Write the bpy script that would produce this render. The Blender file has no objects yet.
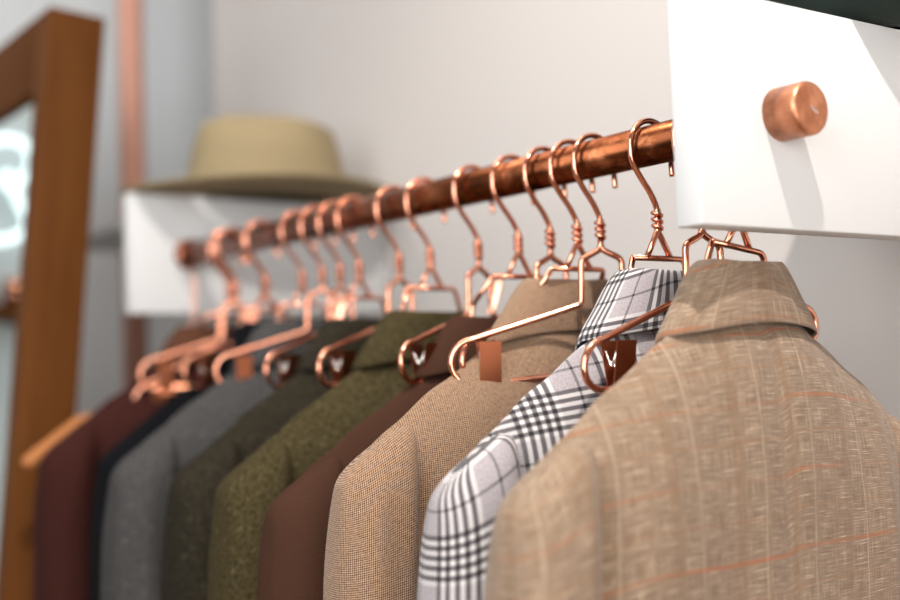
import bpy, bmesh, math, random
from mathutils import Vector, Matrix, noise
random.seed(7)
PI = math.pi
SC = bpy.context.scene
COL = SC.collection

# ------------------------------------------------------------------ camera
F = 1250.0                         # focal length in pixels of the 900 px wide frame
Z0 = 1.60                          # height of the rail above the floor
Xc = Vector((1766.0, 18.0, 1250.0)).normalized()      # world X in camera axes (right, down, forward)
Yc = Vector((-885.0, 102.0, 1250.0)).normalized()      # world Y (along the rail)
Yc = (Yc - Xc * Yc.dot(Xc)).normalized()
Zc = Xc.cross(Yc)
P0 = Vector((0.2513, -0.1409, 0.952))                 # front end of the rail axis
R = Matrix((Xc, Yc, Zc))                              # rows: world axes in camera axes
cam_right = Vector((Xc.x, Yc.x, Zc.x)); cam_down = Vector((Xc.y, Yc.y, Zc.y)); cam_fwd = Vector((Xc.z, Yc.z, Zc.z))
cam_loc = -(R @ P0) + Vector((0, 0, Z0))
M = Matrix((cam_right, -cam_down, -cam_fwd)).transposed().to_4x4()
M.translation = cam_loc
cd = bpy.data.cameras.new('camera'); cam = bpy.data.objects.new('camera', cd); COL.objects.link(cam)
cam.matrix_world = M
cd.sensor_width = 36.0; cd.lens = 36.0 * F / 900.0
cd.clip_start = 0.02
cd.dof.use_dof = True; cd.dof.focus_distance = 1.02; cd.dof.aperture_fstop = 1.95
SC.camera = cam

# ------------------------------------------------------------------ world and light
w = bpy.data.worlds.new('world'); SC.world = w; w.use_nodes = True
wn = w.node_tree; bg = wn.nodes['Background']
tc = wn.nodes.new('ShaderNodeTexCoord'); sx = wn.nodes.new('ShaderNodeSeparateXYZ')
rp = wn.nodes.new('ShaderNodeValToRGB')
wn.links.new(tc.outputs['Generated'], sx.inputs[0]); wn.links.new(sx.outputs['Z'], rp.inputs[0])
e = rp.color_ramp.elements
e[0].position = 0.0; e[0].color = (0.30, 0.22, 0.17, 1)
e[1].position = 0.55; e[1].color = (0.95, 0.97, 1.0, 1)
e.new(0.08).color = (0.75, 0.76, 0.78, 1)
wn.links.new(rp.outputs[0], bg.inputs[0]); bg.inputs[1].default_value = 0.30

def light(name, kind, loc, target, energy, color=(1, 1, 1), **kw):
    d = bpy.data.lights.new(name, kind); d.energy = energy; d.color = color
    for k, v in kw.items(): setattr(d, k, v)
    o = bpy.data.objects.new(name, d); COL.objects.link(o)
    o.location = loc
    o.rotation_euler = (Vector(target) - Vector(loc)).to_track_quat('-Z', 'Y').to_euler()
    return o
light('ceiling_spot_light', 'SPOT', (-0.70, -0.80, Z0 + 1.97), (0.0, 0.12, Z0 - 0.05), 235, (1.0, 0.95, 0.89),
      shadow_soft_size=0.035, spot_size=math.radians(60), spot_blend=1.0)
light('shop_window_light', 'AREA', (-2.3, -0.60, Z0 + 0.55), (0.1, 0.25, Z0 - 0.1), 43, (0.90, 0.96, 1.0),
      shape='RECTANGLE', size=1.6, size_y=1.8)

light('front_fill_light', 'AREA', (-1.3, -2.4, Z0 - 0.15), (0.3, 0.2, Z0 - 0.1), 34, (1.0, 0.96, 0.92),
      shape='RECTANGLE', size=1.6, size_y=1.4)  # added fill behind the camera, brightens the right wall under the near board
light('overhead_fill_light', 'AREA', (-0.55, 0.8, Z0 + 2.2), (-0.35, 0.8, Z0), 24, (1.0, 0.95, 0.90),
      shape='RECTANGLE', size=1.0, size_y=2.0)  # added overhead fill, lifts the shadowed right wall and the shoulder tops

SC.view_settings.view_transform = 'Standard'; SC.view_settings.look = 'None'
SC.view_settings.gamma = 1.0; SC.view_settings.use_curve_mapping = False
SC.view_settings.exposure = 0.54

# ------------------------------------------------------------------ helpers
def ray(px, py):
    return R @ Vector(((px - 450) / F, (py - 300) / F, 1.0))
def on_y(px, py, y):
    d = ray(px, py); t = (y - cam_loc.y) / d.y; return cam_loc + d * t
def on_x(px, py, x):
    d = ray(px, py); t = (x - cam_loc.x) / d.x; return cam_loc + d * t
def rail_y(px, z=-0.06):
    """Y at which a point straight under the rail axis shows at picture column px"""
    k = (px - 450) / F
    a = P0.x + Zc.x * z; b = P0.z + Zc.z * z
    return (a - k * b) / (k * Yc.z - Yc.x)

def link(o, parent=None):
    COL.objects.link(o)
    if parent is not None: o.parent = parent
    return o
def tag(o, label, cat=None, group=None):
    o['label'] = label
    if cat: o['category'] = cat
    if group: o['group'] = group
    return o
def thing(name, label, cat, loc=(0, 0, 0), rot=(0, 0, 0), group=None):
    o = bpy.data.objects.new(name, None); o.empty_display_size = 0.05
    link(o); o.location = loc; o.rotation_euler = rot
    return tag(o, label, cat, group)
def obj(name, bm, mat, parent=None, smooth=True, sub=0):
    me = bpy.data.meshes.new(name)
    bmesh.ops.recalc_face_normals(bm, faces=bm.faces)
    bm.to_mesh(me); bm.free()
    if smooth: me.shade_smooth()
    me.materials.append(mat)
    o = bpy.data.objects.new(name, me); link(o, parent)
    if sub:
        s = o.modifiers.new('s', 'SUBSURF'); s.levels = sub; s.render_levels = sub
    return o
def struct(name, bm, mat, smooth=False):
    o = obj(name, bm, mat, None, smooth); o['kind'] = 'structure'; return o
def BM(): return bmesh.new()
def box(bm, a, b, bevel=0.0, seg=2):
    a = Vector(a); b = Vector(b)
    r = bmesh.ops.create_cube(bm, size=1.0, matrix=Matrix.Translation((a + b) / 2) @ Matrix.Diagonal((*(b - a), 1)))
    if bevel:
        es = list({ed for v in r['verts'] for ed in v.link_edges})
        bmesh.ops.bevel(bm, geom=es, offset=bevel, segments=seg, affect='EDGES', profile=0.5)
def fillet(pts, rad, n=5):
    pts = [Vector(p) for p in pts]; out = [pts[0]]
    for i in range(1, len(pts) - 1):
        p, a, b = pts[i], pts[i - 1], pts[i + 1]
        da = (a - p); db = (b - p); r = min(rad, da.length * .45, db.length * .45)
        q0 = p + da.normalized() * r; q1 = p + db.normalized() * r
        for k in range(n + 1):
            t = k / n; out.append(q0 * (1 - t) ** 2 + p * 2 * t * (1 - t) + q1 * t * t)
    out.append(pts[-1]); return out
def tube(bm, pts, r, n=8, closed=False, caps=True):
    pts = [Vector(p) for p in pts]
    cl = [pts[0]]
    for p in pts[1:]:
        if (p - cl[-1]).length > 1e-6: cl.append(p)
    pts = cl
    N = len(pts); rings = []; up = None
    for i in range(N):
        if closed: t = pts[(i + 1) % N] - pts[i - 1]
        else: t = pts[min(i + 1, N - 1)] - pts[max(i - 1, 0)]
        t.normalize()
        if up is None:
            up = Vector((0, 1, 0)) if abs(t.y) < .9 else Vector((1, 0, 0))
        up = (up - t * up.dot(t)).normalized(); s = t.cross(up)
        rr = r[i] if isinstance(r, (list, tuple)) else r
        rings.append([bm.verts.new(pts[i] + (up * math.cos(a) + s * math.sin(a)) * rr)
                      for a in (2 * PI * k / n for k in range(n))])
    for i in range(N if closed else N - 1):
        A = rings[i]; B = rings[(i + 1) % N]
        for k in range(n): bm.faces.new((A[k], A[(k + 1) % n], B[(k + 1) % n], B[k]))
    if caps and not closed:
        bm.faces.new(rings[0][::-1]); bm.faces.new(rings[-1])
def lathe_y(bm, prof, n=48):
    """profile (y, radius) turned about the Y axis"""
    rings = []
    for y, r in prof:
        rings.append([bm.verts.new((r * math.cos(2 * PI * k / n), y, r * math.sin(2 * PI * k / n))) for k in range(n)])
    for A, B in zip(rings, rings[1:]):
        for k in range(n): bm.faces.new((A[k], A[(k + 1) % n], B[(k + 1) % n], B[k]))
    bm.faces.new(rings[0]); bm.faces.new(rings[-1][::-1])

# ------------------------------------------------------------------ materials
class NT:
    def __init__(s, name):
        s.m = bpy.data.materials.new(name); s.m.use_nodes = True; s.t = s.m.node_tree
        s.b = s.t.nodes['Principled BSDF']; s._uv = None
    def n(s, kind, **kw):
        x = s.t.nodes.new(kind)
        for k, v in kw.items(): setattr(x, k, v)
        return x
    def put(s, sock, v):
        if isinstance(v, bpy.types.NodeSocket): s.t.links.new(v, sock)
        elif isinstance(v, (tuple, list)) and len(v) == 3 and sock.type == 'RGBA': sock.default_value = (*v, 1)
        else: sock.default_value = v
    def math(s, op, a, b=0.0, c=None, clamp=False):
        x = s.n('ShaderNodeMath', operation=op); x.use_clamp = clamp
        s.put(x.inputs[0], a); s.put(x.inputs[1], b)
        if c is not None: s.put(x.inputs[2], c)
        return x.outputs[0]
    def uv(s):
        if s._uv is None:
            s._uv = s.n('ShaderNodeTexCoord').outputs['UV']
            sp = s.n('ShaderNodeSeparateXYZ'); s.put(sp.inputs[0], s._uv); s.u, s.v = sp.outputs[0], sp.outputs[1]
        return s._uv
    def noise(s, scale, sc=(1, 1, 1), vec=None, detail=2.0, rough=.5):
        mp = s.n('ShaderNodeMapping'); s.put(mp.inputs[0], vec if vec is not None else s.uv()); mp.inputs['Scale'].default_value = sc
        x = s.n('ShaderNodeTexNoise'); s.put(x.inputs['Vector'], mp.outputs[0])
        x.inputs['Scale'].default_value = scale; x.inputs['Detail'].default_value = detail; x.inputs['Roughness'].default_value = rough
        return x.outputs[0]
    def mix(s, f, a, b):
        x = s.n('ShaderNodeMix', data_type='RGBA'); s.put(x.inputs[0], f); s.put(x.inputs[6], a); s.put(x.inputs[7], b)
        return x.outputs[2]
    def ramp(s, f, lo, hi, a=0.0, b=1.0):
        x = s.n('ShaderNodeMapRange'); s.put(x.inputs[0], f)
        for i, v in enumerate((lo, hi, a, b)): x.inputs[i + 1].default_value = v
        return x.outputs[0]
    def bump(s, h, strength=.3, dist=.001):
        x = s.n('ShaderNodeBump'); x.inputs['Strength'].default_value = strength; x.inputs['Distance'].default_value = dist
        s.put(x.inputs['Height'], h); s.put(s.b.inputs['Normal'], x.outputs[0])
    def col(s, c): s.put(s.b.inputs['Base Color'], c)
    def set(s, **kw):
        for k, v in kw.items(): s.b.inputs[k.replace('_', ' ')].default_value = v
    def stripe(s, coord, period, lo, hi):
        f = s.math('FRACT', s.math('DIVIDE', coord, period))
        return s.math('MULTIPLY', s.math('GREATER_THAN', f, lo), s.math('LESS_THAN', f, hi))
    def objc(s): return s.n('ShaderNodeTexCoord').outputs['Object']

def plain(name, c, rough=.6, metal=0.0, bump=0.0, bscale=200, var=0.0, vscale=6):
    s = NT(name); s.set(Roughness=rough, Metallic=metal); s.col(c)
    if var:
        nz = s.noise(vscale, vec=s.objc(), detail=4)
        s.col(s.mix(s.ramp(nz, .3, .7), tuple(x * (1 - var) for x in c), tuple(min(1, x * (1 + var)) for x in c)))
    if bump: s.bump(s.noise(bscale, vec=s.objc(), detail=3), bump, .001)
    return s.m

def mat_copper():
    s = NT('rose_copper_wire'); s.set(Metallic=1.0, Roughness=.13)
    nz = s.noise(40, vec=s.objc(), detail=3)
    s.col(s.mix(s.ramp(nz, .35, .7), (.72, .28, .17), (.84, .39, .26)))
    return s.m
def mat_rail():
    s = NT('aged_copper_pipe'); s.set(Metallic=1.0)
    o = s.objc()
    nz = s.noise(9, (1, .45, 1), o, 5, .6); n2 = s.noise(42, (1, .5, 1), o, 4, .65)
    c = s.mix(s.ramp(nz, .38, .62), (.10, .030, .012), (.30, .092, .036))
    c = s.mix(s.ramp(n2, .52, .70, 0, .75), c, (.56, .20, .09))
    s.col(c); s.put(s.b.inputs['Roughness'], s.ramp(n2, .3, .7, .20, .38))
    return s.m
def mat_cap():
    s = NT('worn_copper_cap'); s.set(Metallic=1.0)
    o = s.objc(); nz = s.noise(55, (1, 1, 1), o, 5, .6); n2 = s.noise(160, vec=o, detail=3)
    c = s.mix(s.ramp(nz, .35, .65), (.40, .15, .075), (.64, .28, .155))
    s.col(c); s.put(s.b.inputs['Roughness'], s.ramp(n2, .3, .7, .30, .48))
    return s.m
COPPER = mat_copper(); RAIL = mat_rail(); CAP = mat_cap()
CLIPM = plain('brushed_dark_copper', (.38, .125, .06), .32, 1.0, var=.12, vscale=30)
SPRING = plain('bright_spring_steel', (.85, .80, .76), .2, 1.0)
PINKPIPE = plain('matt_pink_copper', (.52, .26, .19), .5, .35, var=.08)
WHITE = plain('white_painted_board', (.565, .56, .555), .5, bump=.05, bscale=120)
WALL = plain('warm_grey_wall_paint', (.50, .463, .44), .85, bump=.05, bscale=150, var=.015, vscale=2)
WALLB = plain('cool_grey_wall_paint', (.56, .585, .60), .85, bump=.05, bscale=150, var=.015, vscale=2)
CEIL = plain('white_ceiling_paint', (.8, .8, .79), .9)

def wood(name, a, b, axis=(14, 14, 1.2)):
    s = NT(name); s.set(Roughness=.7); s.b.inputs['Specular IOR Level'].default_value = .08
    o = s.objc(); nz = s.noise(3, axis, o, 5, .6)
    s.col(s.mix(s.ramp(nz, .3, .7), a, b)); s.bump(nz, .15, .001); return s.m
WOOD = wood('brown_stained_wood', (.070, .022, .004), (.115, .040, .008))
HWOOD = wood('orange_hanger_wood', (.30, .11, .035), (.42, .17, .065), (2, 30, 30))
FLOOR = wood('oak_floor', (.26, .16, .09), (.36, .23, .13), (12, 1.0, 12))

def cloth_common(s, amp=.35):
    n1 = s.noise(1.0, (420, 1500, 1)); n2 = s.noise(1.0, (1500, 420, 1))
    s.bump(s.math('ADD', n1, n2), amp, .0008)
    s.set(Roughness=.92); s.b.inputs['Sheen Weight'].default_value = .12
    s.b.inputs['Sheen Roughness'].default_value = .5
    s.b.inputs['Specular IOR Level'].default_value = .06
    return n1, n2
def mat_linen():
    s = NT('beige_windowpane_linen'); s.uv(); n1, n2 = cloth_common(s, .5)
    h = s.noise(1.0, (45, 1300, 1), detail=3); v = s.noise(1.0, (1200, 45, 1), detail=3)
    c = s.mix(s.ramp(s.math('ADD', h, v), .72, 1.30), (.120, .076, .047), (.275, .196, .138))
    c = s.mix(s.ramp(h, .60, .70, 0, .85), c, (.48, .375, .28))       # pale slubs along the weft
    c = s.mix(s.ramp(v, .64, .74, 0, .6), c, (.50, .38, .26))
    c = s.mix(s.ramp(h, .40, .30, 0, .55), c, (.13, .075, .04))
    big = s.noise(1.0, (9, 60, 1), detail=2)
    wob = s.math('ADD', s.v, s.math('MULTIPLY', s.noise(6, (1, 0.3, 1)), .004))
    line = s.math('MULTIPLY', s.stripe(wob, .058, .10, .155), s.ramp(big, .38, .60, .10, .70))
    c = s.mix(line, c, (.28, .095, .042))
    l2 = s.math('MULTIPLY', s.stripe(wob, .058, .60, .63), .45)
    c = s.mix(l2, c, (.22, .115, .06))
    vb = s.math('MULTIPLY', s.stripe(s.u, .066, .2, .33), .32); c = s.mix(vb, c, (.16, .092, .050))
    vc = s.math('MULTIPLY', s.stripe(s.u, .066, .62, .64), .25); c = s.mix(vc, c, (.52, .42, .31))
    s.col(c); return s.m
def mat_plaid():
    s = NT('grey_glen_plaid'); s.uv(); cloth_common(s, .35)
    P = .078
    def fam(coord, off):
        cc = s.math('ADD', coord, off)
        band = s.stripe(cc, P, .0, .50)
        dk = s.stripe(cc, P / 10.0, .0, .52)             # four dark and four pale lines in each band
        darkl = s.math('MULTIPLY', band, dk)
        lightl = s.math('MULTIPLY', band, s.math('SUBTRACT', 1.0, dk))
        thin = s.stripe(cc, P, .735, .765)
        return s.math('ADD', darkl, s.math('MULTIPLY', thin, .75)), lightl
    du, lu = fam(s.u, .01); dv, lv = fam(s.v, .02)
    tw = s.stripe(s.math('ADD', s.u, s.v), .0016, 0, .5)
    base = s.mix(s.ramp(s.noise(1.0, (700, 700, 1)), .3, .7), (.20, .175, .18), (.33, .295, .30))
    D = s.math('MULTIPLY', s.math('ADD', du, dv), .5)
    L = s.math('MULTIPLY', s.math('ADD', lu, lv), .5)
    c = s.mix(s.math('MULTIPLY', L, 1.15, clamp=True), base, (.50, .465, .45))
    D = s.math('MULTIPLY', D, s.math('ADD', 1.35, s.math('MULTIPLY', tw, .25)), clamp=True)
    c = s.mix(D, c, (.022, .019, .022))
    s.col(c); return s.m
def mat_pinhead():
    s = NT('brown_and_cream_birdseye_tweed'); s.uv(); cloth_common(s, .5)
    a = s.math('ADD', s.u, s.v); b = s.math('SUBTRACT', s.u, s.v)
    p = .0037
    ca = s.stripe(a, p, 0, .5); cb = s.stripe(b, p, 0, .5)
    ch = s.math('ABSOLUTE', s.math('SUBTRACT', ca, cb))
    nz = s.noise(1.0, (330, 330, 1), detail=3)
    f = s.math('ADD', s.math('MULTIPLY', ch, .74), s.ramp(nz, .3, .7, 0, .26))
    s.col(s.mix(f, (.026, .010, .005), (.37, .235, .150))); return s.m
def mat_tweed(name, a, b, c3=None, sheen=.0, scale=210):
    s = NT(name); s.uv(); cloth_common(s, .5); s.b.inputs['Sheen Weight'].default_value = sheen
    nz = s.noise(1.0, (scale, scale, 1), detail=4, rough=.75)
    c = s.mix(s.ramp(nz, .35, .65), a, b)
    if c3: c = s.mix(s.ramp(s.noise(1.0, (scale * .6, scale * .6, 1), detail=3), .60, .72, 0, .7), c, c3)
    s.col(c); return s.m
LINEN = mat_linen(); PLAID = mat_plaid(); PINHEAD = mat_pinhead()
BROWN = mat_tweed('plain_chocolate_wool', (.032, .014, .008), (.048, .021, .013), None, .0, 700)
OLIVE = mat_tweed('olive_tweed', (.016, .012, .005), (.055, .042, .018), (.085, .068, .036))
MOSS = mat_tweed('dark_moss_tweed', (.006, .0055, .003), (.027, .0215, .014), (.050, .043, .030))
GREY = mat_tweed('slate_grey_wool', (.022, .021, .021), (.060, .057, .055), (.10, .092, .086))
NAVY = mat_tweed('black_navy_wool', (.002, .002, .0025), (.004, .0045, .006), None, .0)
MAROON = mat_tweed('maroon_brown_wool', (.022, .006, .005), (.040, .012, .009), None, .0)
TAUPE = mat_tweed('rust_brown_wool_collar', (.055, .022, .012), (.085, .036, .020))

# ------------------------------------------------------------------ room shell
WX = 0.345                                            # face of the wall the boards are fixed to
CY = on_x(215, 120, WX).y; BY = CY + .35                             # the corner seen left of the hat
b = BM(); box(b, (-4.0, -3.0, -.1), (2.2, BY, 0)); struct('floor', b, FLOOR)
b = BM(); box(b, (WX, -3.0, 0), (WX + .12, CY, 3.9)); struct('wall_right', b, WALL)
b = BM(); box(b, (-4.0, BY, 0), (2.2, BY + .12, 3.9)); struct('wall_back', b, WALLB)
b = BM(); box(b, (-4.0, -3.0, 3.9), (2.2, BY + .12, 4.0)); struct('ceiling', b, CEIL)

# ------------------------------------------------------------------ white boards and the rail
BT = .0255; BH = .0875; BXL = -.090
FY = rail_y(188, 0.0)                                 # face of the far board
def board(name, y0, label):
    t = thing('wall_board', label, 'board', (WX, y0, Z0))
    b = BM(); box(b, (BXL - WX, 0, -BH), (0, BT, BH), .0012); obj('panel', b, WHITE, t)
    return t
near = board('near', 0.0, 'thick white wall-mounted board at the near end, pierced by the copper rail and its round cap')
far = board('far', FY, 'white wall-mounted board at the far end of the rail, under the tan hat')
b = BM(); box(b, (.02 - WX, BT, BH - .018), (0, CY - FY, BH), .0012); obj('ledge', b, WHITE, far)
b = BM(); box(b, (.13 - WX, BT, BH - .018), (0, .20, BH), .0012); obj('ledge', b, WHITE, near)

RR = .0172
t = thing('clothes_rail', 'long tarnished copper pipe rail running between the two white boards', 'clothes rail', (0, 0, Z0))
b = BM(); lathe_y(b, [(-.004, RR), (FY, RR)], 40); obj('pipe', b, RAIL, t)
CR = .0205; CL = .0305
b = BM(); prof = [(0.0, CR), (-CL + .004, CR)]
for k in range(1, 6):
    a = k / 5 * PI / 2; prof.append((-CL + .004 - .004 * math.sin(a), CR - .004 * (1 - math.cos(a))))
lathe_y(b, prof, 64); cap = obj('end_cap', b, CAP, t)
cap['label'] = 'rounded copper end cap'
# small stamped oval mark on the face of the cap
b = BM()
ang = math.radians(-28)
def cp(x, z): return Vector((.002 + x * math.cos(ang) - z * math.sin(ang), -CL - .0002, -.0015 + x * math.sin(ang) + z * math.cos(ang)))
pts = []
for k in range(24):
    a = 2 * PI * k / 24
    pts.append(cp(.0044 * math.cos(a), .0016 * math.sin(a)))
tube(b, pts, .00022, 5, closed=True)
for xx in (-.0024, -.0008, .0008, .0024):
    tube(b, [cp(xx, -.0008), cp(xx + .0003, .0008)], .0003, 5)
mk = obj('stamp_mark', b, SPRING, cap); mk['label'] = 'tiny pale oval stamp'
b = BM(); lathe_y(b, [(FY - .010, .0215), (FY - .009, .0225), (FY - .0015, .0225), (FY, .0215)], 40)
obj('flange', b, RAIL, t)

# ------------------------------------------------------------------ hangers
WR = .0026
def hook_bm():
    b = BM(); pts = []
    r = .0235; zc = RR + WR + .0003 - r; xo = -.0040
    pts = [Vector((0, 0, -.060)), Vector((-.0005, 0, -.053)), Vector((-.0075, 0, -.041)), Vector((-.0175, 0, -.029)), Vector((-.0262, 0, -.016))]
    for k in range(0, 13):
        a = PI - k / 12 * PI; pts.append(Vector((xo + r * math.cos(a), 0, zc + r * math.sin(a))))
    pts.append(Vector((xo + r + .0002, 0, -.017))); pts.append(Vector((xo + r + .0008, 0, -.026)))
    # Catmull-Rom smoothing
    P = [pts[0]] + pts + [pts[-1]]; out = []
    for i in range(1, len(P) - 2):
        for k in range(3):
            t = k / 3; p0, p1, p2, p3 = P[i - 1:i + 3]
            out.append(.5 * ((2 * p1) + (p2 - p0) * t + (2 * p0 - 5 * p1 + 4 * p2 - p3) * t * t + (3 * p1 - p0 - 3 * p2 + p3) * t ** 3))
    out.append(pts[-1]); tube(b, out, WR, 10); return b
def coil_bm():
    b = BM(); pts = []
    n = 54
    for k in range(n + 1):
        a = 2 * PI * 3.2 * k / n; pts.append((.0037 * math.cos(a), .0037 * math.sin(a), -.056 - .0175 * k / n))
    tube(b, pts, .0019, 7)
    tube(b, [(0, 0, -.056), (0, 0, -.0745)], .0024, 8); return b
def arm_frame_bm(w, tilt):
    """trouser hanger: narrow hump, sloping arms, U ends and a lower bar"""
    b = BM(); r = .0195; zt = -.153; zb = zt - 2 * r
    left = [(0, 0, -.072), (0, 0, -.082), (-.0185, 0, -.091), (-.0195, 0, -.130), (-w + r, 0, zt)]
    pts = fillet(left, .005)
    for k in range(1, 13):
        a = PI / 2 + k / 12 * PI; pts.append(Vector((-w + r + r * math.cos(a), 0, zt - r + r * math.sin(a))))
    k2 = [Vector((-p.x, 0, p.z)) for p in pts[::-1]]
    allp = [Vector((p.x, 0, p.z + (tilt * p.x if p.z < -.10 or abs(p.x) > .025 else 0))) for p in pts + k2]
    tube(b, allp, WR + .0003, 8); return b
def coat_frame_bm(dy=0.0):
    """coat hanger: two legs meet a straight bar whose ends drop to the sloping shoulder arms"""
    b = BM()
    for s in (-1, 1):
        tube(b, fillet([(0, .0015 * s, -.071), (s * .004, .001 * s, -.078), (s * .015, 0, -.0985)], .004), WR, 8)
    loop = [(-.030, 0, -.097), (.030, 0, -.097), (.037, 0, -.122), (.046, 0, -.172), (.158, 0, -.250), (.161, 0, -.262),
            (-.161, 0, -.262), (-.158, 0, -.250), (-.046, 0, -.172), (-.037, 0, -.122), (-.030, 0, -.097)]
    loop = [(x, yy + (dy if z < -.115 else 0), z) for x, yy, z in loop]
    tube(b, fillet(loop, .006), WR, 8); return b
HOOK = COIL = None
protos = {}
def mesh_obj(name, key, build, mat, parent):
    if key not in protos:
        o = obj(name, build(), mat, parent, smooth=(key != 'clip')); protos[key] = o.data; return o
    o = bpy.data.objects.new(name, protos[key]); link(o, parent); return o
def clip_bm():
    b = BM()
    # two bent plates pinched together below, splayed above
    for s in (-1, 1):
        prof = [(.0030, -.024), (.0026, -.020), (.0100, .020)]
        thick = .0009; n = len(prof); vs = []
        for (y, z) in prof:
            for x in (-.0095, .0095):
                vs.append([b.verts.new((x, s * (y + dt), z)) for dt in (0, thick)])
        for i in range(n - 1):
            a0, a1, c0, c1 = vs[2 * i], vs[2 * i + 1], vs[2 * i + 2], vs[2 * i + 3]
            for q in ((a0[0], a1[0], c1[0], c0[0]), (a0[1], c0[1], c1[1], a1[1]), (a0[0], c0[0], c0[1], a0[1]), (a1[0], a1[1], c1[1], c1[0])):
                b.faces.new(q)
        b.faces.new((vs[0][0], vs[0][1], vs[1][1], vs[1][0])); b.faces.new((vs[-2][0], vs[-1][0], vs[-1][1], vs[-2][1]))
    return b
def spring_bm():
    b = BM(); pts = []
    for k in range(33):
        a = 2 * PI * 4 * k / 32; pts.append((-.006 + .012 * k / 32, .0026 * math.cos(a), .002 + .0026 * math.sin(a)))
    tube(b, pts, .0007, 6)
    tube(b, fillet([(-.0075, -.007, .012), (-.0075, 0, -.001), (-.0075, .007, .012)], .003), .0009, 6)
    return b

COAT_GROUP = 'copper wire coat hangers holding the jackets'
CLIP_GROUP = 'copper wire trouser hangers between the jackets'
def coat_hanger(y, label, yaw=0.0, roll=0.0, dy=0.0):
    t = thing('coat_hanger', label, 'hanger', (0, y, Z0), (0, 0, math.radians(yaw)), COAT_GROUP)
    mesh_obj('hook', 'hook', hook_bm, COPPER, t); mesh_obj('neck_coil', 'coil', coil_bm, COPPER, t)
    fr = mesh_obj('frame', 'coatf%.3f' % dy, lambda: coat_frame_bm(dy), COPPER, t)
    fr.matrix_local = Matrix.Translation((0, 0, -.075)) @ Matrix.Rotation(math.radians(roll), 4, 'Y') @ Matrix.Translation((0, 0, .075))
    return t
def clip_hanger(y, w, label, loop_px=None, roll=0.0, glint=False):
    yaw = 0.0; tilt = -math.tan(math.radians(roll))
    if loop_px is not None:
        best = 1e9
        for k in range(-300, 301):
            a = math.radians(k / 10)
            p = Vector((-w * math.cos(a), y - w * math.sin(a), Z0 - .173 - tilt * w)) - cam_loc
            px = 450 + F * p.dot(cam_right) / p.dot(cam_fwd)
            if abs(px - loop_px) < best: best = abs(px - loop_px); yaw = a
    t = thing('trouser_hanger', label, 'hanger', (0, y, Z0), (0, 0, 0), CLIP_GROUP)
    MF = Matrix.Translation((0, 0, -.075)) @ Matrix.Rotation(yaw, 4, 'Z') @ Matrix.Translation((0, 0, .075))
    hk = mesh_obj('hook', 'hook', hook_bm, COPPER, t)
    ck = mesh_obj('neck_coil', 'coil', coil_bm, COPPER, t)
    fr = mesh_obj('frame', 'clipf%.3f_%.3f' % (w, tilt), lambda: arm_frame_bm(w, tilt), COPPER, t)
    fr.matrix_local = MF
    for s in (-1, 1):
        c = mesh_obj('clip', 'clip', clip_bm, CLIPM, t)
        xx = s * (w - .034)
        c.matrix_local = MF @ Matrix.Translation((xx, 0, -.176 + tilt * xx))
        c['label'] = 'flat copper trouser clip'
        sp = mesh_obj('spring', 'spring', spring_bm, SPRING, c); sp['label'] = 'bright steel clip spring'
    if glint:
        def plate():
            b = BM(); box(b, (-.0045, -.0006, -.018), (.0045, .0006, .018), .0004); return b
        p = mesh_obj('glint_plate', 'plate', plate, COPPER, t)  # added reflector, turned to throw a highlight where the wire catches light
        p.location = MF @ Vector((.0205, -.004, -.112))
        wp = Vector((0, y, Z0)) + p.location
        n = ((cam_loc - wp).normalized() + (Vector((-2.3, -.6, Z0 + .55)) - wp).normalized()).normalized()
        up = Vector((.45, 0, .9)); up = (up - n * up.dot(n)).normalized(); xx_ = (-n).cross(up)
        p.rotation_euler = Matrix((xx_, -n, up)).transposed().to_euler()
        p['label'] = 'added copper plate, angled to glint like the wire'
    return t

# ------------------------------------------------------------------ jackets
def interp(x, pts):
    if x <= pts[0][0]: return pts[0][1]
    for (x0, y0), (x1, y1) in zip(pts, pts[1:]):
        if x <= x1:
            t = (x - x0) / (x1 - x0); t = t * t * (3 - 2 * t) * .35 + t * .65
            return y0 + (y1 - y0) * t
    return pts[-1][1]
RIDGE = [(0, -.138), (.040, -.140), (.060, -.152), (.085, -.170), (.14, -.204), (.19, -.240), (.205, -.2515), (.216, -.264)]
def grid_mesh(rows, uvs, close=False):
    b = BM(); uvl = b.loops.layers.uv.new('UVMap')
    V = [[b.verts.new(p) for p in r] for r in rows]; ok = {}
    for i in range(len(rows) - 1):
        n = len(rows[i])
        for j in range(n if close else n - 1):
            j2 = (j + 1) % n
            f = b.faces.new((V[i][j], V[i][j2], V[i + 1][j2], V[i + 1][j]))
            us = (uvs[i][j], uvs[i][j + 1], uvs[i + 1][j + 1], uvs[i + 1][j])
            for l, u in zip(f.loops, us): l[uvl].uv = u
    return b
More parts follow.
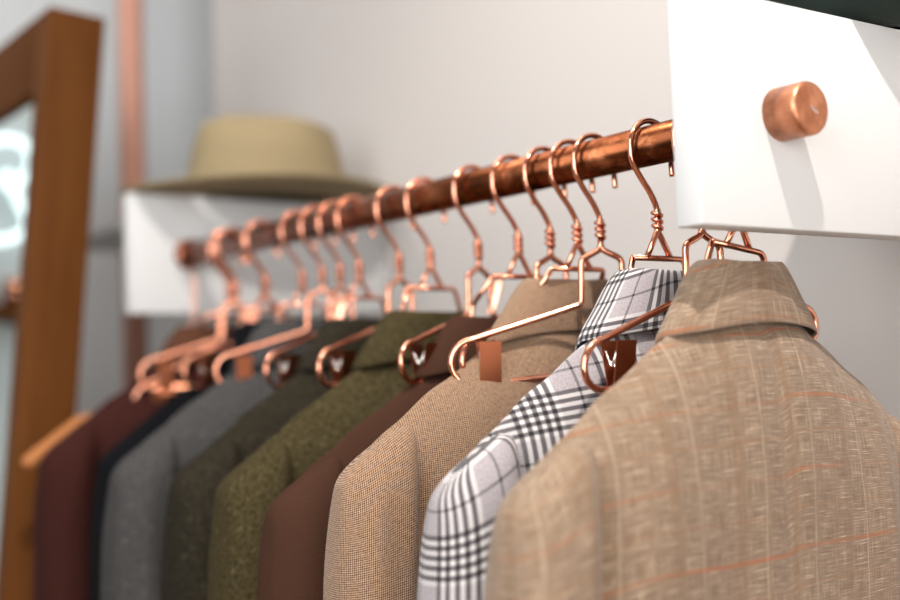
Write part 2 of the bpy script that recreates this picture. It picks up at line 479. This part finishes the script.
def torso_bm(seed, th, hem=-.78):
    rows = []; uvs = []
    NX = 56; depth = [0, .004, .010, .018, .028, .04, .055, .075, .10, .13, .16, .20, .24, .29, .34, .40, .48, .56, .64]
    prof = [(-d) for d in depth[::-1]] + depth[1:]
    for i in range(NX + 1):
        x = -.214 + .428 * i / NX; ax = abs(x)
        zr = interp(ax, RIDGE); row = []; uv = []; arc = 0; last = None
        bb = th * (1.0 - .22 * (ax / .2) ** 3)
        for d in prof:
            s = -1 if d < 0 else 1; dd = abs(d)
            # back (d<0) and front (d>0)
            y = bb * (1 - math.exp(-dd / (.020 + .08 * min(ax, .15)))) * (.85 + .25 * min(1, dd / .15))
            if s < 0:
                y *= 1.0 + .10 * math.sin(min(dd, .2) / .2 * PI)                  # shoulder blades
                y -= .0045 * math.exp(-(x / .010) ** 2) * min(1, dd / .05)       # dip at the centre seam
                y *= 1 - .55 * math.exp(-((ax - .172) / .022) ** 2) * min(1, max(0, dd - .025) / .09)
            z = zr - dd
            xx = x * (1 + .03 * min(1, dd / .25) - .10 * max(0, (dd - .25)) )
            nz = noise.noise(Vector((x * 14 + seed * 7.3, z * 3.2, s * 3.1 + seed)))
            n2 = noise.noise(Vector((x * 34 + seed * 2.3, z * 6.0 + x * 8, s * 5.1 + seed)))
            y = s * (y + (.0045 * nz + .0016 * n2) * min(1, dd / .06))
            p = Vector((xx, y, z))
            if last is not None: arc += (p - last).length
            last = p; row.append(p); uv.append((x, -z + .5 * abs(y)))
        # v measured from the ridge
        uv = [(u + (.013 if u > 0 else 0), v + (.004 if u > 0 else 0)) for u, v in uv]
        rows.append(row); uvs.append(uv)
    return grid_mesh(rows, uvs)
def sleeve_bm(side, seed, th, length=.60):
    ds = [0.0, .0015, .005, .010, .017, .026, .038, .055, .08, .11, .15, .20, .26, .32, .40, .48, .56, length]
    arcs = [0.0]; lp = None
    for j in range(41):
        t = 2 * PI * j / 40; q = Vector((.037 * math.copysign(abs(math.cos(t)) ** .82, math.cos(t)), th * math.copysign(abs(math.sin(t)) ** .82, math.sin(t))))
        if lp is not None: arcs.append(arcs[-1] + (q - lp).length)
        lp = q
    rows = []; uvs = []; n = 40; ztop = -.2515
    for d in ds:
        k = min(1, d / .020); rr = math.sqrt(max(0.0, 1 - (1 - k) ** 2)) if d < .020 else 1.0; rc = 1 - math.exp(-d / .026)
        a = .0370 * rr * (1 - .12 * min(1, d / .5)); c = (th * rc + .001) * (1.0 + .10 * min(1, d / .12) - .1 * min(1, d / .5))
        cx = -.2000 - .008 * min(1, d / .12) - .012 * min(1, d / .5); cy = -.03 * max(0, d - .15) - .002
        row = []; uv = []
        for j in range(n + 1):
            t = 2 * PI * j / n
            ex = .82
            ct, st = math.cos(t), math.sin(t)
            px = a * math.copysign(abs(ct) ** ex, ct); py = c * math.copysign(abs(st) ** ex, st)
            f = noise.noise(Vector((ct * 1.8 + seed * 3.7, st * 1.8 + side, d * 5 + seed))) + .4 * noise.noise(Vector((ct * 4 + seed, st * 4, d * 11)))
            g = 1 + .10 * f * rr * min(1, d / .05)
            # tilt of the sleeve head follows the shoulder slope
            x = cx + px * g; y = cy + py * g
            z = ztop - d + .66 * (px + .010 * rr) * math.exp(-d / .09)
            if j < n: row.append(Vector((x * -side, y, z)))
            uv.append((arcs[j] * (-side) + .02, d + .245))
        rows.append(row); uvs.append(uv)
    return grid_mesh(rows, uvs, close=True)
def collar_bm(seed, k=1.0):
    rows = []; uvs = []; n = 56
    #  radius x, radius y, z  -- from the lower edge of the fall, over the fold, to the stand inside
    sec = [(.0840, .0385, -.1570), (.0865, .0405, -.1590), (.0875, .0410, -.1565), (.0800, .0400, -.147), (.0680, .0385, -.137), (.0580, .0365, -.127), (.0490, .0350, -.1175),
           (.0445, .0340, -.1140), (.0415, .0325, -.1128), (.0395, .0300, -.1145), (.0385, .0290, -.122), (.0400, .029, -.138), (.043, .029, -.156), (.045, .028, -.175)]
    for i in range(n + 1):
        ph = math.radians(-148 + 296 * i / n); row = []; uv = []; arc = 0; last = None
        fr = max(0, (abs(ph) - PI / 2) / (PI / 3))
        drop = .030 * fr ** 1.4 + .006 * max(0, -math.cos(ph))
        for rx, ry, z in sec:
            sx_, cy_ = math.sin(ph), -math.cos(ph)
            e = .80
            x = rx * math.copysign(abs(sx_) ** e, sx_); y = ry * math.copysign(abs(cy_) ** e, cy_) * k
            low = max(0, (-.125 - z) / .04)
            zz = z - drop * (1 + .4 * low) - .0125 * low * abs(sx_) ** 1.5 - .002 * low + .0015 * noise.noise(Vector((ph * 1.3, seed, z * 20)))
            zz += .0025 * (sx_ ** 2) * (1 if z > -.13 else 0)
            p = Vector((x, y + .004, zz))
            if last is not None: arc += (p - last).length
            last = p; row.append(p); uv.append((ph * .062 + .02, arc - .003))
        rows.append(row); uvs.append(uv)
    return grid_mesh(rows, uvs)
def jacket(y, mat, label, seed, th=.040, collar=None, yaw=0.0, dx=0.0, dz=0.0, ws=1.0):
    t = thing('jacket', label, 'jacket', (dx, y, Z0 + dz), (0, 0, math.radians(yaw)), None)
    def wd(bm): bmesh.ops.scale(bm, vec=(ws, 1, 1), verts=bm.verts); return bm
    obj('body', wd(torso_bm(seed, th)), mat, t, sub=1)
    for s in (-1, 1): obj('sleeve', wd(sleeve_bm(s, seed, th * 1.12)), mat, t, sub=1)
    obj('collar', collar_bm(seed, min(1.0, th / .040) * (.82 if seed == 3 else 1)), collar or mat, t, sub=1)
    return t

J = [  # picture column of the neck, cloth, thickness, seed, label, hanger label, collar cloth, hanger roll, yaw, dx, dz
    (738, LINEN, .033, 1, 'beige slubby linen jacket with faint rust windowpane checks, nearest the camera', 'copper coat hanger in the beige linen jacket, partly hidden below the near white board', None, 7, 3, -.003, .003),
    (657, PLAID, .032, 2, 'grey glen plaid jacket with black and white checks', 'copper coat hanger rising from the grey plaid jacket', None, 0, 0, 0, .004),
    (577, PINHEAD, .033, 3, 'brown and cream birdseye tweed jacket between the plaid and the plain brown ones', 'copper coat hanger in the brown and cream tweed jacket', None, 0, -6, .004, .007),
    (518, BROWN, .031, 4, 'plain dark chocolate brown jacket behind the speckled tweed one', 'copper coat hanger in the plain chocolate brown jacket', None, 0, -7, -.012, -.022),
    (430, OLIVE, .044, 5, 'olive green tweed jacket, left of the plain brown one', 'copper coat hanger in the olive tweed jacket', None, 0, -4, -.006, -.010),
    (359, MOSS, .046, 6, 'dark moss green tweed jacket between the olive and the slate grey ones', 'copper coat hanger in the dark moss green jacket', None, 0, 0, .004, -.010),
    (302, GREY, .044, 7, 'slate grey wool jacket left of the dark moss green one', 'copper coat hanger in the slate grey jacket', None, 0, 0, -.010, -.006),
    (264, NAVY, .036, 8, 'black jacket squeezed behind the slate grey one', 'copper coat hanger in the black jacket', None, 0, 0, .012, 0),
    (229, MAROON, .040, 9, 'maroon brown jacket with a rust brown collar, farthest along the rail', 'copper coat hanger in the maroon jacket, nearest the far board', TAUPE, 0, 0, -.008, .002),
]
for px, mat, th, seed, lab, hlab, ccol, roll, yw, dx, dz in J:
    y = rail_y(px)
    dy = {3: .022, 4: .027, 9: .050}.get(seed, 0)
    jacket(y + dy, mat, lab, seed, th, ccol, yw, dx, dz, 1.06 if px == 738 else 1.0)
    coat_hanger(y, hlab, yw * .5, roll, dy)

C = [  # neck column, half width, column of the left U end, roll, glint plate, label
    (701, .124, 584, -7, False, 'copper trouser hanger with clips between the beige and plaid jackets'),
    (600, .138, 451, -3, False, 'copper trouser hanger with its big flat clip in front of the speckled tweed jacket'),
    (550, .110, 462, -3, False, 'copper trouser hanger tucked behind the speckled tweed jacket'),
    (478, .125, 401, -2, True, 'copper trouser hanger just behind the plain brown jacket'),
    (399, .125, 319, -3, False, 'copper trouser hanger with clips in front of the olive tweed jacket'),
    (340, .120, 266, -3, False, 'copper trouser hanger with clips in front of the dark moss jacket'),
    (322, .130, 210, -2, True, 'blurred copper trouser hanger just beyond the dark moss jacket'),
    (266, .120, 184, -2, False, 'blurred copper trouser hanger over the slate grey jacket shoulder'),
    (233, .135, 121, -17, False, 'blurred copper trouser hanger hanging askew, its end loop lowest at the far left'),
    (236, .130, 132, -2, True, 'blurred copper trouser hanger farthest left, above the maroon jacket'),
]
for px, wd, lp, roll, pl, lab in C:
    clip_hanger(rail_y(px), wd, lab, lp, roll, pl)

# wooden hanger tip poking out left of the maroon jacket
a = on_y(24, 466, FY - .02); c = on_y(78, 424, FY - .02)
t = thing('wooden_hanger', 'orange wooden hanger arm sticking out left of the maroon jacket', 'hanger', (0, FY - .02, Z0))
b = BM(); a0 = a - Vector((0, FY - .02, Z0)); c0 = c - Vector((0, FY - .02, Z0))
d = (c0 - a0).normalized(); end = c0 + Vector((.13, 0, .030))
tube(b, [a0 + d * k for k in (0, .002, .006, .02)] + [c0, end], [.003, .007, .009, .010, .010, .009], 12)
o = obj('arm', b, HWOOD, t)
b = BM(); tube(b, fillet([end, (0, 0, -.09), (0, 0, -.03), (-.0215, 0, -.010), (-.0215, 0, .010), (0, 0, .0225), (.0215, 0, .010), (.0215, 0, -.015)], .012), .0018, 8)
obj('hook', b, COPPER, t)

# ------------------------------------------------------------------ hats
def hat(name, label, loc, mat, band, rx=.228, ry=.182, yaw=0, crown=(.138, .108, .130), curl=.017):
    t = thing(name, label, 'hat', loc, (0, 0, math.radians(yaw)))
    cx_, cy_, ch = crown; n = 64
    b = BM(); rings = []
    for f, z, dn in [(1.0, 0, 0), (1.0, .0035, 1), (.5, .0035, 1), (0.0, .004, 1)]: pass
    def brim_pt(s, a, top):
        ex = cx_ * .98 + (rx - cx_ * .98) * s; ey = cy_ * .98 + (ry - cy_ * .98) * s
        z = abs(curl) * (s ** 2) * (.3 + .7 * abs(math.sin(a) if curl > 0 else math.cos(a)) ** 2) + (.0035 if top else 0)
        return Vector((ex * math.cos(a), ey * math.sin(a), z))
    seq = [(k / 6, False) for k in range(7)] + [(k / 6, True) for k in range(6, -1, -1)]
    for s, top in seq: rings.append([b.verts.new(brim_pt(s, 2 * PI * k / n, top)) for k in range(n)])
    for A, B in zip(rings, rings[1:]):
        for k in range(n): b.faces.new((A[k], A[(k + 1) % n], B[(k + 1) % n], B[k]))
    for k in range(n): b.faces.new((rings[-1][k], rings[-1][(k + 1) % n], rings[0][(k + 1) % n], rings[0][k]))
    obj('brim', b, mat, t)
    b = BM(); rings = []
    for i in range(19):
        u = i / 18
        if u < .62: s = 1 - .16 * (u / .62) ** 1.3; z = ch * u / .62 * .86
        else:
            q = (u - .62) / .38; s = .84 * math.cos(q * PI / 2) ** .62 if q < 1 else 0.0; z = ch * (.86 + .14 * math.sin(q * PI / 2))
        ring = []
        for k in range(n):
            a = 2 * PI * k / n; x = cx_ * s * math.cos(a) + .012; y = cy_ * s * math.sin(a)
            zz = z
            top = max(0, (z / ch - .6) / .4)
            zz -= .030 * top * math.exp(-((y) / .028) ** 2) * (1 - .35 * (x / cx_) ** 2) # centre crease
            pinch = .036 * top * math.exp(-((x + cx_ * .40) / .050) ** 2) * min(1, abs(y) / .03)
            y -= math.copysign(pinch, y)
            zz -= .010 * top * (x / cx_)
            ring.append(b.verts.new((x, y, zz + .003)))
        rings.append(ring)
    for A, B in zip(rings, rings[1:]):
        for k in range(n): b.faces.new((A[k], A[(k + 1) % n], B[(k + 1) % n], B[k]))
    bmesh.ops.remove_doubles(b, verts=b.verts, dist=1e-5)
    obj('crown', b, mat, t)
    return t
FELT = plain('tan_felt', (.235, .18, .098), .95, bump=.2, bscale=500, var=.05, vscale=8)
GREENF = plain('dark_green_felt', (.006, .014, .010), .95, bump=.2, bscale=500)
h = on_y(262, 192, FY + .03)
hat('tan_hat', 'tan felt fedora with a wide brim resting on the far white board', (h.x, FY + .03, Z0 + BH + .001), FELT, None, yaw=8)
hat('dark_hat', 'dark green hat brim lying on top of the near white board', (.182, .070, Z0 + BH + .001), GREENF, None, rx=.142, ry=.120, crown=(.088, .078, .11), curl=-.045)

# ------------------------------------------------------------------ copper pipe against the back wall
pp = on_y(133, 200, CY - .045)
t = thing('copper_pipe', 'vertical pink copper pipe behind the far board, left of the tan hat', 'pipe', (pp.x, CY - .045, 0))
b = BM(); tube(b, [(0, 0, 0), (0, 0, 3.9)], .0245, 32); obj('pipe', b, PINKPIPE, t)
for z in (0, 3.892):
    b = BM(); bmesh.ops.create_cone(b, cap_ends=True, segments=32, radius1=.05, radius2=.05, depth=.008, matrix=Matrix.Translation((0, 0, z + .004))); obj('flange', b, PINKPIPE, t)

# ------------------------------------------------------------------ leaning mirror with deep wooden frame
my0 = FY + .075
tr = on_y(106, 18, my0); tl = on_y(50, 12, my0); br = on_y(76, 430, my0)
lean = math.atan2(tr.x - br.x, tr.z - br.z)
H = (tr.z) / math.cos(lean)
D = (tr - tl).length; L = .62
mirror = t = thing('leaning_mirror', 'tall mirror in a deep brown wooden frame, left of the copper pipe', 'mirror',
          (tr.x - math.tan(lean) * tr.z, my0, 0), (0, lean, 0))
FW = .12
b = BM(); box(b, (-D, 0, 0), (0, .05, H), .003); obj('frame_post', b, WOOD, t)
b = BM(); box(b, (-D, L - .05, 0), (0, L, H), .003); obj('frame_post', b, WOOD, t)
b = BM(); box(b, (-D, .05, H - FW), (0, L - .05, H), .003); obj('frame_rail', b, WOOD, t)
b = BM(); box(b, (-D, .05, 0), (0, L - .05, FW), .003); obj('frame_rail', b, WOOD, t)
gm = NT('mirror_glass'); gm.set(Metallic=1.0, Roughness=.02); gm.col((.60, .68, .66))
b = BM(); box(b, (-D + .012, .05, FW), (-D + .020, L - .05, H - FW)); obj('mirror_glass', b, gm.m, t, smooth=False)


# ------------------------------------------------------------------ seen in the mirror: a white neon sign and a shelf on the back wall
bpy.context.view_layer.update()
mw = mirror.matrix_world
gp = mw @ Vector((-D + .012, .05, 1)); gn = (mw.to_3x3() @ Vector((-1, 0, 0))).normalized()
def mirrored(px, py, y):
    d = ray(px, py); k = (gp - cam_loc).dot(gn) / d.dot(gn); p = cam_loc + d * k
    d2 = d - 2 * d.dot(gn) * gn; k2 = (y - p.y) / d2.y
    0 and print('mirror', px, py, tuple(round(v, 3) for v in p), tuple(round(v, 3) for v in (p + d2 * k2)))
    return p + d2 * k2
pl = [mirrored(x, y, BY - .03) for x, y in [(-22, 152), (-2, 138), (22, 141), (33, 157), (27, 176), (10, 188), (2, 180), (8, 172), (18, 200), (29, 222), (22, 235), (2, 241), (-22, 240)]]
NEON = NT('white_neon_glow'); NEON.set(Emission_Strength=1.3); NEON.b.inputs['Emission Color'].default_value = (.80, .97, 1, 1); NEON.col((.9, .95, .95))
c0 = sum(pl, Vector()) / len(pl)
nt = thing('neon_sign', 'curly white glowing neon sign reflected in the wood-framed mirror', 'neon sign', c0)
b = BM(); q = [p - c0 for p in pl]; tube(b, fillet(q, .02, 4), 0.0085, 10); obj('neon_tube', b, NEON.m, nt)
for p in (q[1], q[-2]):
    b = BM(); tube(b, [p, p + Vector((0, .03, 0))], .003, 8); obj('stand_off', b, COPPER, nt)
p1 = mirrored(12, 314, BY - .06)
st = thing('wall_shelf', 'small dark wooden shelf reflected in the mirror under the neon sign', 'shelf', (p1.x, BY, p1.z))
b = BM(); box(b, (-.14, -.12, -.016), (.14, 0, .011), .002); obj('shelf_board', b, WOOD, st)
b = BM(); bmesh.ops.create_cone(b, cap_ends=True, segments=24, radius1=.022, radius2=.028, depth=.06, matrix=Matrix.Translation((p1.x, BY - .06, p1.z + .042)))
cu = obj('copper_cup', b, COPPER); tag(cu, 'small copper cup standing on the dark shelf in the mirror', 'cup')
